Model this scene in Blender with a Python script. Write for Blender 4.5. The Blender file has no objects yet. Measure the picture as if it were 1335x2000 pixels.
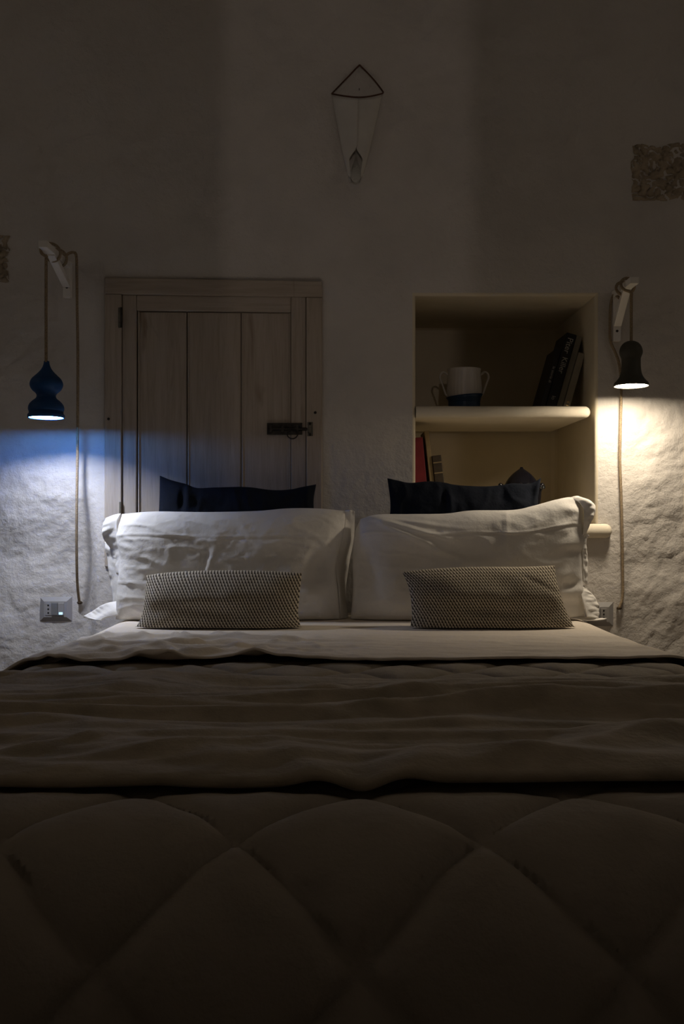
import bpy, bmesh, math, random
import numpy as np
from mathutils import Vector, Matrix

random.seed(7)
S = bpy.context.scene
COL = S.collection

# ------------------------------------------------------------------ camera
F = 1944.0            # focal length in pixels of the 1335 x 2000 frame (35 mm, portrait)
CZ = 0.90             # camera height
YW = 3.20             # distance of the bedroom wall
cam_d = bpy.data.cameras.new('camera')
cam_d.sensor_fit = 'VERTICAL'
cam_d.sensor_height = 36.0
cam_d.lens = 36.0 * F / 2000.0
cam_d.clip_start = 0.05
cam = bpy.data.objects.new('camera', cam_d)
cam.location = (0, 0, CZ)
cam.rotation_euler = (math.pi / 2, 0, 0)
COL.objects.link(cam)
S.camera = cam

# ------------------------------------------------------------------ world, exposure
world = bpy.data.worlds.new('world')
S.world = world
world.use_nodes = True
world.node_tree.nodes['Background'].inputs[0].default_value = (1.0, 0.86, 0.72, 1)
world.node_tree.nodes['Background'].inputs[1].default_value = 0.30     # dim ambient fill, let in by the added side-wall openings
S.view_settings.view_transform = 'Standard'
S.view_settings.look = 'None'
S.view_settings.gamma = 1.0
S.view_settings.use_curve_mapping = False
S.view_settings.exposure = 0.0
S.cycles.max_bounces = 7
S.cycles.diffuse_bounces = 5
S.cycles.adaptive_threshold = 0.02

LAMP_COLD = 430.0       # radiance of the two lamp discs
LAMP_WARM = 145.0
HALL = 95.0            # corridor lamp shining through the tall gap in the rear wall (W)

hl = bpy.data.lights.new('hall_light', 'POINT')
hl.energy = HALL
hl.color = (1.0, 0.84, 0.74)
hl.shadow_soft_size = 0.05
hlo = bpy.data.objects.new('hall_light', hl)
hlo.location = (0.02, -9.0, 1.30)
COL.objects.link(hlo)


# ------------------------------------------------------------------ helpers
def P(px, py, Y):
    """A place at depth Y whose direction is that of pixel (px, py)."""
    return Vector(((px - 667.5) * Y / F, Y, CZ - (py - 1000.0) * Y / F))


def tag(o, label=None, cat=None, group=None, kind=None):
    if label: o['label'] = label
    if cat: o['category'] = cat
    if group: o['group'] = group
    if kind: o['kind'] = kind
    return o


def empty(name, loc=(0, 0, 0)):
    o = bpy.data.objects.new(name, None)
    o.location = loc
    o.empty_display_size = 0.05
    COL.objects.link(o)
    return o


def link(name, me, mat, parent=None, smooth=True):
    me.materials.clear()
    if mat is not None:
        me.materials.append(mat)
    me.shade_smooth() if smooth else me.shade_flat()
    o = bpy.data.objects.new(name, me)
    COL.objects.link(o)
    if parent is not None:
        o.parent = parent
        o.matrix_parent_inverse = Matrix.Translation(-world_loc(parent))
    return o


def world_loc(o):
    # meshes are built in world space; only top-level Empties carry a location
    return Vector(o.location) if o.type == 'EMPTY' else Vector((0, 0, 0))


def mesh(name, verts, faces, mat, parent=None, smooth=True, uv=None):
    me = bpy.data.meshes.new(name)
    me.from_pydata([tuple(v) for v in verts], [], faces)
    if uv is not None:
        ul = me.uv_layers.new(name='UVMap')
        vi = np.empty(len(me.loops), dtype=np.int32)
        me.loops.foreach_get('vertex_index', vi)
        ul.data.foreach_set('uv', np.asarray(uv, dtype=np.float32)[vi].ravel())
    me.update()
    return link(name, me, mat, parent, smooth)


def bm_obj(name, bm, mat, parent=None, smooth=False):
    me = bpy.data.meshes.new(name)
    bmesh.ops.recalc_face_normals(bm, faces=bm.faces[:])
    bm.to_mesh(me)
    bm.free()
    return link(name, me, mat, parent, smooth)


def add_box(bm, lo, hi, bevel=0.0, seg=2, M=None):
    r = bmesh.ops.create_cube(bm, size=1.0)
    vs = r['verts']
    for v in vs:
        v.co = Vector([lo[i] + (v.co[i] + 0.5) * (hi[i] - lo[i]) for i in range(3)])
    if bevel > 0:
        es = list({e for v in vs for e in v.link_edges})
        rb = bmesh.ops.bevel(bm, geom=es, offset=bevel, segments=seg, profile=0.5, affect='EDGES')
        vs = list({v for f in rb['faces'] for v in f.verts} | {v for v in vs if v.is_valid})
    if M is not None:
        bmesh.ops.transform(bm, matrix=M, verts=vs)
    return vs


def box(name, lo, hi, mat, parent=None, bevel=0.0, M=None, seg=2):
    bm = bmesh.new()
    add_box(bm, lo, hi, bevel, seg, M)
    return bm_obj(name, bm, mat, parent)


def lathe_data(profile, seg=40, flute=None):
    verts, faces = [], []
    n = len(profile)
    for i, (r, z) in enumerate(profile):
        for k in range(seg):
            a = 2 * math.pi * k / seg
            rr = r if flute is None else r * (1 + flute(i, a))
            verts.append((rr * math.cos(a), rr * math.sin(a), z))
    for i in range(n - 1):
        for k in range(seg):
            k2 = (k + 1) % seg
            faces.append((i * seg + k, i * seg + k2, (i + 1) * seg + k2, (i + 1) * seg + k))
    return verts, faces


def lathe(name, profile, loc, mat, parent=None, seg=40, flute=None, M=None):
    v, f = lathe_data(profile, seg, flute)
    loc = Vector(loc)
    if M is None:
        v = [Vector(p) + loc for p in v]
    else:
        v = [M @ Vector(p) + loc for p in v]
    return mesh(name, v, f, mat, parent)


def smooth_curve(pts, n):
    """Catmull-Rom through pts, n samples."""
    p = np.array([tuple(q) for q in pts], dtype=float)
    if len(p) == 2:
        t = np.linspace(0, 1, n)[:, None]
        return p[0] * (1 - t) + p[1] * t
    m = len(p)
    ext = np.vstack([2 * p[0] - p[1], p, 2 * p[-1] - p[-2]])
    d = np.r_[0, np.cumsum(np.linalg.norm(np.diff(p, axis=0), axis=1) + 1e-9)]
    ts = np.interp(np.linspace(0, d[-1], n), d, np.arange(m))
    i = np.clip(ts.astype(int), 0, m - 2)
    t = (ts - i)[:, None]
    p0, p1, p2, p3 = ext[i], ext[i + 1], ext[i + 2], ext[i + 3]
    return 0.5 * ((2 * p1) + (-p0 + p2) * t + (2 * p0 - 5 * p1 + 4 * p2 - p3) * t ** 2
                  + (-p0 + 3 * p1 - 3 * p2 + p3) * t ** 3)


def tube(name, pts, r, mat, parent=None, seg=8, n=None, closed=False, raw=False):
    c = np.array([tuple(q) for q in pts], float) if raw else smooth_curve(pts, n or max(12, 8 * len(pts)))
    m = len(c)
    tan = np.gradient(c, axis=0)
    tan /= np.linalg.norm(tan, axis=1)[:, None] + 1e-12
    ref = Vector((0.3, 0.9, 0.2)).normalized()
    a = Vector(tan[0]).cross(ref).normalized()
    verts, faces = [], []
    for i in range(m):
        T = Vector(tan[i])
        a = (a - T * a.dot(T)).normalized()
        b = T.cross(a)
        rr = r[i] if hasattr(r, '__len__') else r
        for k in range(seg):
            th = 2 * math.pi * k / seg
            verts.append(Vector(c[i]) + (a * math.cos(th) + b * math.sin(th)) * rr)
    for i in range(m - 1):
        for k in range(seg):
            k2 = (k + 1) % seg
            faces.append((i * seg + k, i * seg + k2, (i + 1) * seg + k2, (i + 1) * seg + k))
    if not closed:
        faces.append(tuple(range(seg - 1, -1, -1)))
        faces.append(tuple((m - 1) * seg + k for k in range(seg)))
    return mesh(name, verts, faces, mat, parent)


# numpy gradient noise -------------------------------------------------------
_rng = np.random.RandomState(3)
_PERM = _rng.permutation(512)
_GR = _rng.uniform(0, 2 * np.pi, 512)


def noise2(x, y, seed=0):
    x = np.asarray(x, float) + seed * 17.31
    y = np.asarray(y, float) - seed * 9.77
    xi, yi = np.floor(x).astype(int), np.floor(y).astype(int)
    xf, yf = x - xi, y - yi
    u = xf ** 3 * (xf * (xf * 6 - 15) + 10)
    v = yf ** 3 * (yf * (yf * 6 - 15) + 10)

    def g(ix, iy, dx, dy):
        h = _GR[(_PERM[(_PERM[ix % 512] + iy) % 512] + seed) % 512]
        return np.cos(h) * dx + np.sin(h) * dy
    n00 = g(xi, yi, xf, yf)
    n10 = g(xi + 1, yi, xf - 1, yf)
    n01 = g(xi, yi + 1, xf, yf - 1)
    n11 = g(xi + 1, yi + 1, xf - 1, yf - 1)
    return 1.5 * ((n00 * (1 - u) + n10 * u) * (1 - v) + (n01 * (1 - u) + n11 * u) * v)


def fbm(x, y, octv=4, seed=0, gain=0.5):
    s, a = 0.0, 1.0
    for o in range(octv):
        s = s + a * noise2(x * 2 ** o, y * 2 ** o, seed + o)
        a *= gain
    return s


def ridge(x, y, seed=0):
    return 1.0 - 2.0 * np.abs(noise2(x, y, seed))


def sstep(a, b, x):
    t = np.clip((np.asarray(x, float) - a) / (b - a), 0, 1)
    return t * t * (3 - 2 * t)


def grid_faces(nu, nv, keep=None):
    f = []
    for j in range(nv - 1):
        for i in range(nu - 1):
            if keep is None or keep(i, j):
                a = j * nu + i
                f.append((a, a + 1, a + nu + 1, a + nu))
    return f


# ------------------------------------------------------------------ materials
def new_mat(name):
    m = bpy.data.materials.new(name)
    m.use_nodes = True
    nt = m.node_tree
    return m, nt, nt.nodes['Principled BSDF']


def ramp(nt, fac, stops):
    r = nt.nodes.new('ShaderNodeValToRGB')
    el = r.color_ramp.elements
    el[0].position, el[0].color = stops[0][0], (*stops[0][1], 1)
    el[1].position, el[1].color = stops[-1][0], (*stops[-1][1], 1)
    for pos, c in stops[1:-1]:
        e = el.new(pos)
        e.color = (*c, 1)
    nt.links.new(fac, r.inputs[0])
    return r.outputs[0]


def coords(nt, scale=(1, 1, 1), kind='Object', rand=False):
    tc = nt.nodes.new('ShaderNodeTexCoord')
    mp = nt.nodes.new('ShaderNodeMapping')
    mp.inputs['Scale'].default_value = scale
    nt.links.new(tc.outputs[kind], mp.inputs['Vector'])
    if rand:
        oi = nt.nodes.new('ShaderNodeObjectInfo')
        mul = nt.nodes.new('ShaderNodeMath')
        mul.operation = 'MULTIPLY'
        mul.inputs[1].default_value = 37.0
        nt.links.new(oi.outputs['Random'], mul.inputs[0])
        nt.links.new(mul.outputs[0], mp.inputs['Location'])
    return mp.outputs[0]


def tex_noise(nt, vec, scale, detail=4, rough=0.55, dist=0.0):
    n = nt.nodes.new('ShaderNodeTexNoise')
    n.inputs['Scale'].default_value = scale
    n.inputs['Detail'].default_value = detail
    n.inputs['Roughness'].default_value = rough
    n.inputs['Distortion'].default_value = dist
    nt.links.new(vec, n.inputs['Vector'])
    return n.outputs['Fac']


def bump(nt, b, fac, dist, strength=1.0, prev=None):
    n = nt.nodes.new('ShaderNodeBump')
    n.inputs['Distance'].default_value = dist
    n.inputs['Strength'].default_value = strength
    nt.links.new(fac, n.inputs['Height'])
    if prev is not None:
        nt.links.new(prev, n.inputs['Normal'])
    nt.links.new(n.outputs[0], b.inputs['Normal'])
    return n.outputs[0]


def simple(name, c, rough=0.6, var=0.12, scale=30, bmp=0.0, bscale=80, metal=0.0, stretch=(1, 1, 1), spec=0.5):
    m, nt, b = new_mat(name)
    v = coords(nt, stretch)
    f = tex_noise(nt, v, scale, 4)
    lo = tuple(max(0, x * (1 - var)) for x in c)
    hi = tuple(min(1, x * (1 + var)) for x in c)
    nt.links.new(ramp(nt, f, [(0.3, lo), (0.7, hi)]), b.inputs['Base Color'])
    b.inputs['Roughness'].default_value = rough
    b.inputs['Metallic'].default_value = metal
    b.inputs['Specular IOR Level'].default_value = spec
    if bmp:
        bump(nt, b, tex_noise(nt, v, bscale, 5), bmp)
    return m


def fabric(name, c, thread=900, bmp=0.0006, var=0.08, crease=0.0015, sheen=0.0, rough=0.9):
    m, nt, b = new_mat(name)
    v = coords(nt)
    f = tex_noise(nt, v, 14, 2)
    nt.links.new(ramp(nt, f, [(0.3, tuple(x * (1 - var) for x in c)), (0.7, tuple(min(1, x * (1 + var)) for x in c))]),
                 b.inputs['Base Color'])
    b.inputs['Roughness'].default_value = rough
    b.inputs['Specular IOR Level'].default_value = 0.15
    if sheen:
        b.inputs['Sheen Weight'].default_value = sheen
        b.inputs['Sheen Roughness'].default_value = 0.4
    bump(nt, b, tex_noise(nt, v, 38, 4, 0.6), crease)
    return m


def plaster_mat(name, c=(0.66, 0.625, 0.585), coarse=0.0042):
    m, nt, b = new_mat(name)
    v = coords(nt)
    f = tex_noise(nt, v, 3.5, 3, 0.6)
    nt.links.new(ramp(nt, f, [(0.25, tuple(x * 0.88 for x in c)), (0.5, c), (0.8, tuple(min(1, x * 1.06) for x in c))]),
                 b.inputs['Base Color'])
    b.inputs['Roughness'].default_value = 0.92
    b.inputs['Specular IOR Level'].default_value = 0.15
    bump(nt, b, tex_noise(nt, v, 50, 5, 0.64), coarse)
    return m


def wood_mat(name, c1, c2, c3, gscale=(26, 26, 1.6), rough=0.75):
    m, nt, b = new_mat(name)
    v = coords(nt, gscale, rand=True)
    v2 = coords(nt, (5, 5, 1.3), rand=True)
    f = tex_noise(nt, v, 3.2, 7, 0.62, 0.6)
    col = ramp(nt, f, [(0.28, c2), (0.5, c1), (0.75, c3)])
    k = tex_noise(nt, v2, 2.0, 3, 0.5, 0.8)
    kr = ramp(nt, k, [(0.66, (1, 1, 1)), (0.76, (0.55, 0.47, 0.40))])
    mx = nt.nodes.new('ShaderNodeMix')
    mx.data_type = 'RGBA'
    mx.blend_type = 'MULTIPLY'
    mx.inputs[0].default_value = 1.0
    nt.links.new(col, mx.inputs[6])
    nt.links.new(kr, mx.inputs[7])
    nt.links.new(mx.outputs[2], b.inputs['Base Color'])
    b.inputs['Roughness'].default_value = rough
    b.inputs['Specular IOR Level'].default_value = 0.25
    bump(nt, b, f, 0.0012)
    return m


def emit_mat(name, c, strength):
    m = bpy.data.materials.new(name)
    m.use_nodes = True
    nt = m.node_tree
    for n in list(nt.nodes):
        if n.type != 'OUTPUT_MATERIAL':
            nt.nodes.remove(n)
    e = nt.nodes.new('ShaderNodeEmission')
    e.inputs[0].default_value = (*c, 1)
    e.inputs[1].default_value = strength
    nt.links.new(e.outputs[0], nt.nodes['Material Output'].inputs['Surface'])
    return m


M = {}
M['plaster'] = plaster_mat('lime_plaster')
M['niche'] = plaster_mat('smooth_plaster', (0.72, 0.645, 0.50), 0.0010)
M['ledge'] = plaster_mat('ledge_plaster', (0.78, 0.71, 0.58), 0.001)
M['room'] = plaster_mat('room_plaster', (0.70, 0.665, 0.62), 0.004)
M['floor'] = simple('floor_tile', (0.20, 0.15, 0.11), 0.6, 0.2, 6)
M['stone'] = simple('tufa_stone', (0.42, 0.345, 0.25), 0.95, 0.22, 24, 0.006, 60)
M['wood'] = wood_mat('limed_pine', (0.47, 0.405, 0.335), (0.40, 0.335, 0.265), (0.53, 0.47, 0.40))
M['wood_h'] = wood_mat('limed_pine_across', (0.47, 0.405, 0.335), (0.40, 0.335, 0.265), (0.53, 0.47, 0.40), (1.6, 26, 26))
M['iron'] = simple('old_iron', (0.045, 0.04, 0.035), 0.55, 0.5, 60, 0.0012, 120, 0.6)
M['iron_pale'] = simple('worn_iron', (0.16, 0.15, 0.12), 0.6, 0.4, 60, 0.0008, 120, 0.4)
M['white_wood'] = simple('painted_wood', (0.80, 0.77, 0.72), 0.55, 0.05, 20, 0.0004, 60)
M['cord'] = simple('braided_cord', (0.31, 0.235, 0.15), 0.9, 0.35, 260, 0.0012, 420)
M['blue'] = simple('blue_lacquer', (0.009, 0.062, 0.195), 0.55, 0.08, 20, spec=0.3)
M['olive'] = simple('dark_lacquer', (0.075, 0.072, 0.055), 0.55, 0.15, 20, spec=0.3)
M['plastic'] = simple('grey_plastic', (0.34, 0.33, 0.325), 0.4, 0.03, 10)
M['plastic_dark'] = simple('dark_grey_plastic', (0.20, 0.20, 0.20), 0.4, 0.03, 10)
M['hole'] = simple('socket_hole', (0.006, 0.006, 0.006), 0.8, 0.0, 10)
M['wire'] = simple('copper_wire', (0.11, 0.05, 0.028), 0.6, 0.3, 60, metal=0.3)
M['sheetmetal'] = simple('white_tin', (0.62, 0.60, 0.555), 0.7, 0.06, 12)
M['navy'] = fabric('navy_linen', (0.0095, 0.0125, 0.021), 700, 0.0006, 0.15, 0.003)
M['white_linen'] = fabric('white_cotton', (0.86, 0.835, 0.79), 900, 0.0004, 0.03, 0.0022)
M['sheet'] = fabric('beige_cotton', (0.87, 0.785, 0.675), 900, 0.0004, 0.03, 0.0022)
M['quilt'] = fabric('taupe_quilting', (0.40, 0.35, 0.28), 500, 0.0007, 0.06, 0.003)
M['throw'] = fabric('brown_plush', (0.44, 0.375, 0.275), 420, 0.001, 0.2, 0.003, sheen=0.3)
M['mattress'] = fabric('mattress_ticking', (0.6, 0.57, 0.52))
M['cup_white'] = simple('white_porcelain', (0.62, 0.58, 0.53), 0.35, 0.04, 10)
M['cup_blue'] = simple('blue_glaze', (0.008, 0.035, 0.085), 0.35, 0.2, 20)
M['pumo'] = simple('midnight_glaze', (0.006, 0.007, 0.014), 0.12, 0.3, 20)
M['pumo_bead'] = simple('glossy_glaze', (0.006, 0.007, 0.014), 0.08, 0.2, 20, spec=1.0)
M['paper'] = simple('book_paper', (0.55, 0.48, 0.36), 0.9, 0.15, 90, stretch=(1, 1, 12))
M['foil'] = simple('gold_foil', (0.8, 0.6, 0.3), 0.25, 0.1, 60, metal=1.0)


def weave_mat():
    """Cream and dark-brown staggered herringbone-like weave in the cushion's own UV (metres)."""
    m, nt, b = new_mat('cream_brown_weave')
    tc = nt.nodes.new('ShaderNodeTexCoord')
    sp = nt.nodes.new('ShaderNodeSeparateXYZ')
    nt.links.new(tc.outputs['UV'], sp.inputs[0])

    def mth(op, a, bb=None):
        n = nt.nodes.new('ShaderNodeMath')
        n.operation = op
        for i, q in enumerate((a, bb)):
            if q is None: continue
            if isinstance(q, (int, float)): n.inputs[i].default_value = q
            else: nt.links.new(q, n.inputs[i])
        return n.outputs[0]
    cu = mth('MULTIPLY', sp.outputs[0], 1 / 0.0090)
    cv = mth('MULTIPLY', sp.outputs[1], 1 / 0.0100)
    row = mth('FLOOR', cv)
    fv = mth('FRACT', cv)
    odd = mth('MULTIPLY', mth('MODULO', row, 2.0), 0.5)
    # each row's dash leans, odd rows half a step over
    lean = mth('MULTIPLY', fv, 0.32)
    fu = mth('FRACT', mth('ADD', mth('ADD', cu, odd), lean))
    d = mth('ABSOLUTE', mth('SUBTRACT', fu, 0.5))
    w = mth('SUBTRACT', 0.36, mth('MULTIPLY', fv, 0.24))
    dark = mth('LESS_THAN', d, w)
    nz = tex_noise(nt, coords(nt), 220, 3)
    light_c = ramp(nt, nz, [(0.3, (0.54, 0.48, 0.375)), (0.7, (0.72, 0.645, 0.515))])
    dark_c = ramp(nt, nz, [(0.3, (0.055, 0.043, 0.032)), (0.7, (0.12, 0.095, 0.07))])
    mx = nt.nodes.new('ShaderNodeMix')
    mx.data_type = 'RGBA'
    nt.links.new(dark, mx.inputs[0])
    nt.links.new(light_c, mx.inputs[6])
    nt.links.new(dark_c, mx.inputs[7])
    nt.links.new(mx.outputs[2], b.inputs['Base Color'])
    b.inputs['Roughness'].default_value = 0.95
    b.inputs['Specular IOR Level'].default_value = 0.1
    bump(nt, b, mth('SUBTRACT', 1.0, dark), 0.0012)
    return m


M['weave'] = weave_mat()


def glass_mat():
    m, nt, b = new_mat('clear_glass')
    b.inputs['Base Color'].default_value = (0.93, 0.95, 0.93, 1)
    b.inputs['Roughness'].default_value = 0.02
    b.inputs['Transmission Weight'].default_value = 1.0
    b.inputs['IOR'].default_value = 1.45
    return m


M['glass'] = glass_mat()

# ------------------------------------------------------------------ the room shell
XL, XR, YR, ZT = -2.3, 2.3, -2.4, 3.4
W2 = YW / F                                    # metres per pixel on the wall


def wx(px): return (px - 667.5) * W2
def wz(py): return CZ - (py - 1000.0) * W2


# niche opening (front edge, before its rounded arris) and door recess
NX0, NX1, NZ0, NZ1 = wx(811), wx(1161), wz(1026), wz(578)
NR = 0.010
ND = 0.57
HX0, HX1, HZ0, HZ1 = NX0 - NR, NX1 + NR, NZ0 - NR, NZ1 + NR      # hole in the wall sheet
DX0, DX1, DZ0, DZ1 = wx(205), wx(629), wz(1107), wz(543)         # cupboard-door frame, outer edge


def lines(breaks, steps):
    out = [breaks[0]]
    for a, b, s in zip(breaks[:-1], breaks[1:], steps):
        n = max(1, int(round((b - a) / s)))
        out += list(np.linspace(a, b, n + 1)[1:])
    return np.array(out)


gx = lines([XL, -1.25, DX0 + 0.012, DX1 - 0.012, HX0, HX1, 1.25, XR], [0.06, 0.009, 0.01, 0.009, 0.01, 0.009, 0.06])
gz = lines([0.0, 0.25, DZ0 + 0.012, HZ0, HZ1, DZ1 - 0.012, 2.65, ZT], [0.06, 0.009, 0.009, 0.009, 0.009, 0.011, 0.06])
GX, GZ = np.meshgrid(gx, gz)


CUT_L, CUT_R = 0.064, 0.020


def undercut(x, z):
    """Below the lamps the old wall face falls back a little towards the floor."""
    q = np.clip((1.02 - z) / 0.30, 0, 1)
    q = 0.5 * q + 0.5 * q * q * (3 - 2 * q)
    return q * (CUT_L * sstep(DX0 - 0.02, DX0 - 0.07, x) + CUT_R * sstep(wx(1200), wx(1240), x))


def wall_relief(x, z):
    """Hand-thrown plaster: how far the face stands out towards the room (m)."""
    side_l = sstep(DX0 + 0.02, DX0 - 0.16, x)
    side_r = sstep(wx(1185), wx(1270), x)
    up = sstep(1.72, 1.95, z)
    mid = 0.35 + 0.25 * np.clip(noise2(x * 2, z * 2, 9), 0, 1)
    k = np.maximum(np.maximum(side_l, side_r), np.maximum(mid, 0.75 * up))
    # diagonal trowel drag
    xr, zr = x * 0.80 + z * 0.60, -x * 0.60 + z * 0.80
    big = 0.0065 * fbm(xr * 4.2, zr * 5.5, 2, 11)
    med = 0.0026 * fbm(xr * 15, zr * 21, 3, 21)
    pits = -0.0035 * np.clip(ridge(xr * 9, zr * 16, 31) - 0.72, 0, 1) * 3
    small = 0.0019 * fbm(x * 48, z * 56, 2, 41)
    d = k * (big + med + pits) + (0.4 + 0.6 * k) * small
    bulge = 0.014 * sstep(wx(1200), wx(1420), x) * (0.6 + 0.8 * noise2(x * 3, z * 3.2, 51))
    d = d + bulge
    # dressed flat around the niche and along the door frame
    dn = np.maximum(np.maximum(HX0 - x, x - HX1), np.maximum(HZ0 - z, z - HZ1))
    dd = np.maximum(np.maximum(DX0 - x, x - DX1), np.maximum(DZ0 - z, z - DZ1))
    d = d * sstep(0.0, 0.05, dn) * (0.25 + 0.75 * sstep(0.0, 0.06, dd))
    # flat where the brackets and socket plates are screwed on
    for (cx, cz, hx, hz) in SEATS:
        q = np.maximum(np.abs(x - cx) - hx, np.abs(z - cz) - hz)
        d = d * sstep(0.0, 0.035, q)
    return d - undercut(x, z)


SEATS = [(wx(137), wz(540), 0.02, 0.075), (wx(1204), wz(615), 0.02, 0.085),
         (wx(109), wz(1190), 0.055, 0.042), (wx(1165), wz(1200), 0.055, 0.042),
         (wx(697), wz(240), 0.05, 0.10)]
rel = wall_relief(GX, GZ)
in_door = (GX > DX0 + 0.011) & (GX < DX1 - 0.011) & (GZ > DZ0 + 0.011) & (GZ < DZ1 - 0.011)
rel = np.where(in_door, -0.045, rel)
wv = np.stack([GX, YW - rel, GZ], -1).reshape(-1, 3)
cxm = (gx[:-1] + gx[1:]) / 2
czm = (gz[:-1] + gz[1:]) / 2


def keep_wall(i, j):
    return not (HX0 < cxm[i] < HX1 and HZ0 < czm[j] < HZ1)


wall = mesh('wall_back', wv, grid_faces(len(gx), len(gz), keep_wall), M['plaster'])
tag(wall, 'rough white lime-plastered wall behind the bed', kind='structure')


def niche_lining():
    ang = np.linspace(0, math.pi / 2, 5)
    loops = []
    for a in ang:                       # rounded arris from the wall face into the reveal
        o = NR * (1 - math.sin(a))
        y = YW + NR * (1 - math.cos(a))
        loops.append((o, y))
    loops += [(0.0, YW + 0.2), (-0.002, YW + ND - 0.02), (-0.008, YW + ND - 0.006), (-0.022, YW + ND)]
    v, f = [], []
    for o, y in loops:
        v += [(NX0 - o, y, NZ0 - o), (NX1 + o, y, NZ0 - o), (NX1 + o, y, NZ1 + o), (NX0 - o, y, NZ1 + o)]
    for i in range(len(loops) - 1):
        for k in range(4):
            k2 = (k + 1) % 4
            f.append((i * 4 + k, i * 4 + k2, i * 4 + 4 + k2, i * 4 + 4 + k))
    b = (len(loops) - 1) * 4
    f.append((b, b + 1, b + 2, b + 3))
    o = mesh('niche_lining', v, f, M['niche'], wall, smooth=False)
    return o


niche_lining()


def wall_stone(cx, cz, hx, hz, seed, tilt=0.0):
    """A bare tufa block left showing in the plaster, pitted and a little sunk."""
    n = 46
    u = np.linspace(-1, 1, n)
    U, V = np.meshgrid(u, u)
    rag = 1 + 0.10 * fbm(U * 2.2, V * 2.2, 2, seed)
    x = cx + hx * U * rag + 0.0
    z = cz + hz * V * rag
    pit = np.clip(ridge(U * 4.5, V * 3.5, seed + 3) - 0.55, 0, 1)
    d = 0.006 + 0.006 * fbm(U * 3, V * 3, 3, seed + 5) - 0.022 * pit
    edge = np.maximum(np.abs(U), np.abs(V))
    d = d * sstep(1.0, 0.85, edge) - 0.02 * sstep(0.9, 1.0, edge)
    base = wall_relief(x, z)
    v = np.stack([x, YW - base - d, z], -1).reshape(-1, 3)
    return mesh('stone', v, grid_faces(n, n), M['stone'], wall)


wall_stone(wx(1296), wz(338), 0.112, 0.098, 61)['label'] = 'bare brown porous stone block showing through plaster'
wall_stone(wx(-38), wz(505), 0.098, 0.078, 71)['label'] = 'bare pitted stone block showing through plaster'

tag(box('floor', (XL - 0.1, YR - 0.1, -0.12), (XR + 0.1, YW + 0.1, 0.0), M['floor']), kind='structure')
tag(box('ceiling', (XL - 0.1, YR - 0.1, ZT), (XR + 0.1, YW + 0.05, ZT + 0.12), M['room']), kind='structure')
WY0, WY1, WZ0, WZ1 = 0.95, 2.35, 1.55, 2.75          # opening added in each unseen side wall to let in fill light


def side_wall(name, xa, xb):
    bm = bmesh.new()
    for ya, yb, za, zb in ((YR - 0.1, WY0, 0, ZT), (WY1, YW + 0.05, 0, ZT), (WY0, WY1, 0, WZ0), (WY0, WY1, WZ1, ZT)):
        add_box(bm, (xa, ya, za), (xb, yb, zb))
    return tag(bm_obj(name, bm, M['room']), kind='structure')


side_wall('wall_left', XL - 0.12, XL)
side_wall('wall_right', XR, XR + 0.12)
# rear wall, behind the camera, with a tall narrow gap (shaped so the corridor light bands the wall and misses the bed)
GX0, GX1, GZ0, GZ1 = -0.195, 0.235, 1.02, 2.75
bm = bmesh.new()
for xa, xb, za, zb in ((XL, GX0, 0, ZT), (GX0, GX1, 0, GZ0), (GX0, GX1, GZ1, ZT), (GX1, XR, 0, ZT)):
    add_box(bm, (xa, YR - 0.1, za), (xb, YR, zb))
tag(bm_obj('wall_rear', bm, M['room']), kind='structure')

# ------------------------------------------------------------------ cupboard door in the wall
SHEAR = 0.017


def shear(o, k=SHEAR, x0=DX0):
    for v in o.data.vertices:
        v.co.z -= k * (v.co.x - x0)
    return o


door = empty('door_1', ((DX0 + DX1) / 2, YW, DZ0))
tag(door, 'limed pine plank cupboard door with iron bolt, set in the wall', kind='structure')
YF = YW - 0.008        # face of the frame
LX0, LX1, LZ1 = wx(238.5), wx(597), wz(575)     # leaf
LZ0 = DZ0 + 0.055
IX0, IX1, IZ1 = wx(266), wx(568), wz(605)       # planked field
IZ0 = LZ0 + 0.05
shear(box('frame_post', (DX0, YF, DZ0), (LX0 - 0.0015, YW + 0.035, wz(575)), M['wood'], door, 0.003))
shear(box('frame_post', (LX1 + 0.0015, YF, DZ0), (DX1, YW + 0.035, wz(575)), M['wood'], door, 0.003))
shear(box('frame_head', (DX0, YF, wz(574.4)), (DX1, YW + 0.035, DZ1), M['wood_h'], door, 0.003))
shear(box('frame_sill', (LX0, YF, DZ0), (LX1, YW + 0.035, LZ0 - 0.002), M['wood_h'], door, 0.003))
leaf = shear(box('door_leaf', (LX0 + 0.004, YW + 0.024, LZ0 + 0.004), (LX1 - 0.004, YW + 0.034, LZ1 - 0.004), M['wood'], door), 0.012)
YS = YW + 0.001
shear(box('stile', (LX0, YS, LZ0), (IX0, YW + 0.026, LZ1), M['wood'], leaf, 0.003), 0.012)
shear(box('stile', (IX1, YS, LZ0), (LX1, YW + 0.026, LZ1), M['wood'], leaf, 0.003), 0.012)
shear(box('rail', (IX0 + 0.0005, YS, IZ1), (IX1 - 0.0005, YW + 0.026, LZ1), M['wood_h'], leaf, 0.003), 0.012)
shear(box('rail', (IX0 + 0.0005, YS, LZ0), (IX1 - 0.0005, YW + 0.026, IZ0), M['wood_h'], leaf, 0.003), 0.012)
pe = [wx(267.5), wx(364), wx(470), wx(566.5)]
for k in range(3):
    shear(box('plank', (pe[k] + 0.0016, YW + 0.012, IZ0 + 0.002), (pe[k + 1] - 0.0016, YW + 0.024, IZ1 - 0.003),
              M['wood'], leaf, 0.0035), 0.008)
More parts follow.
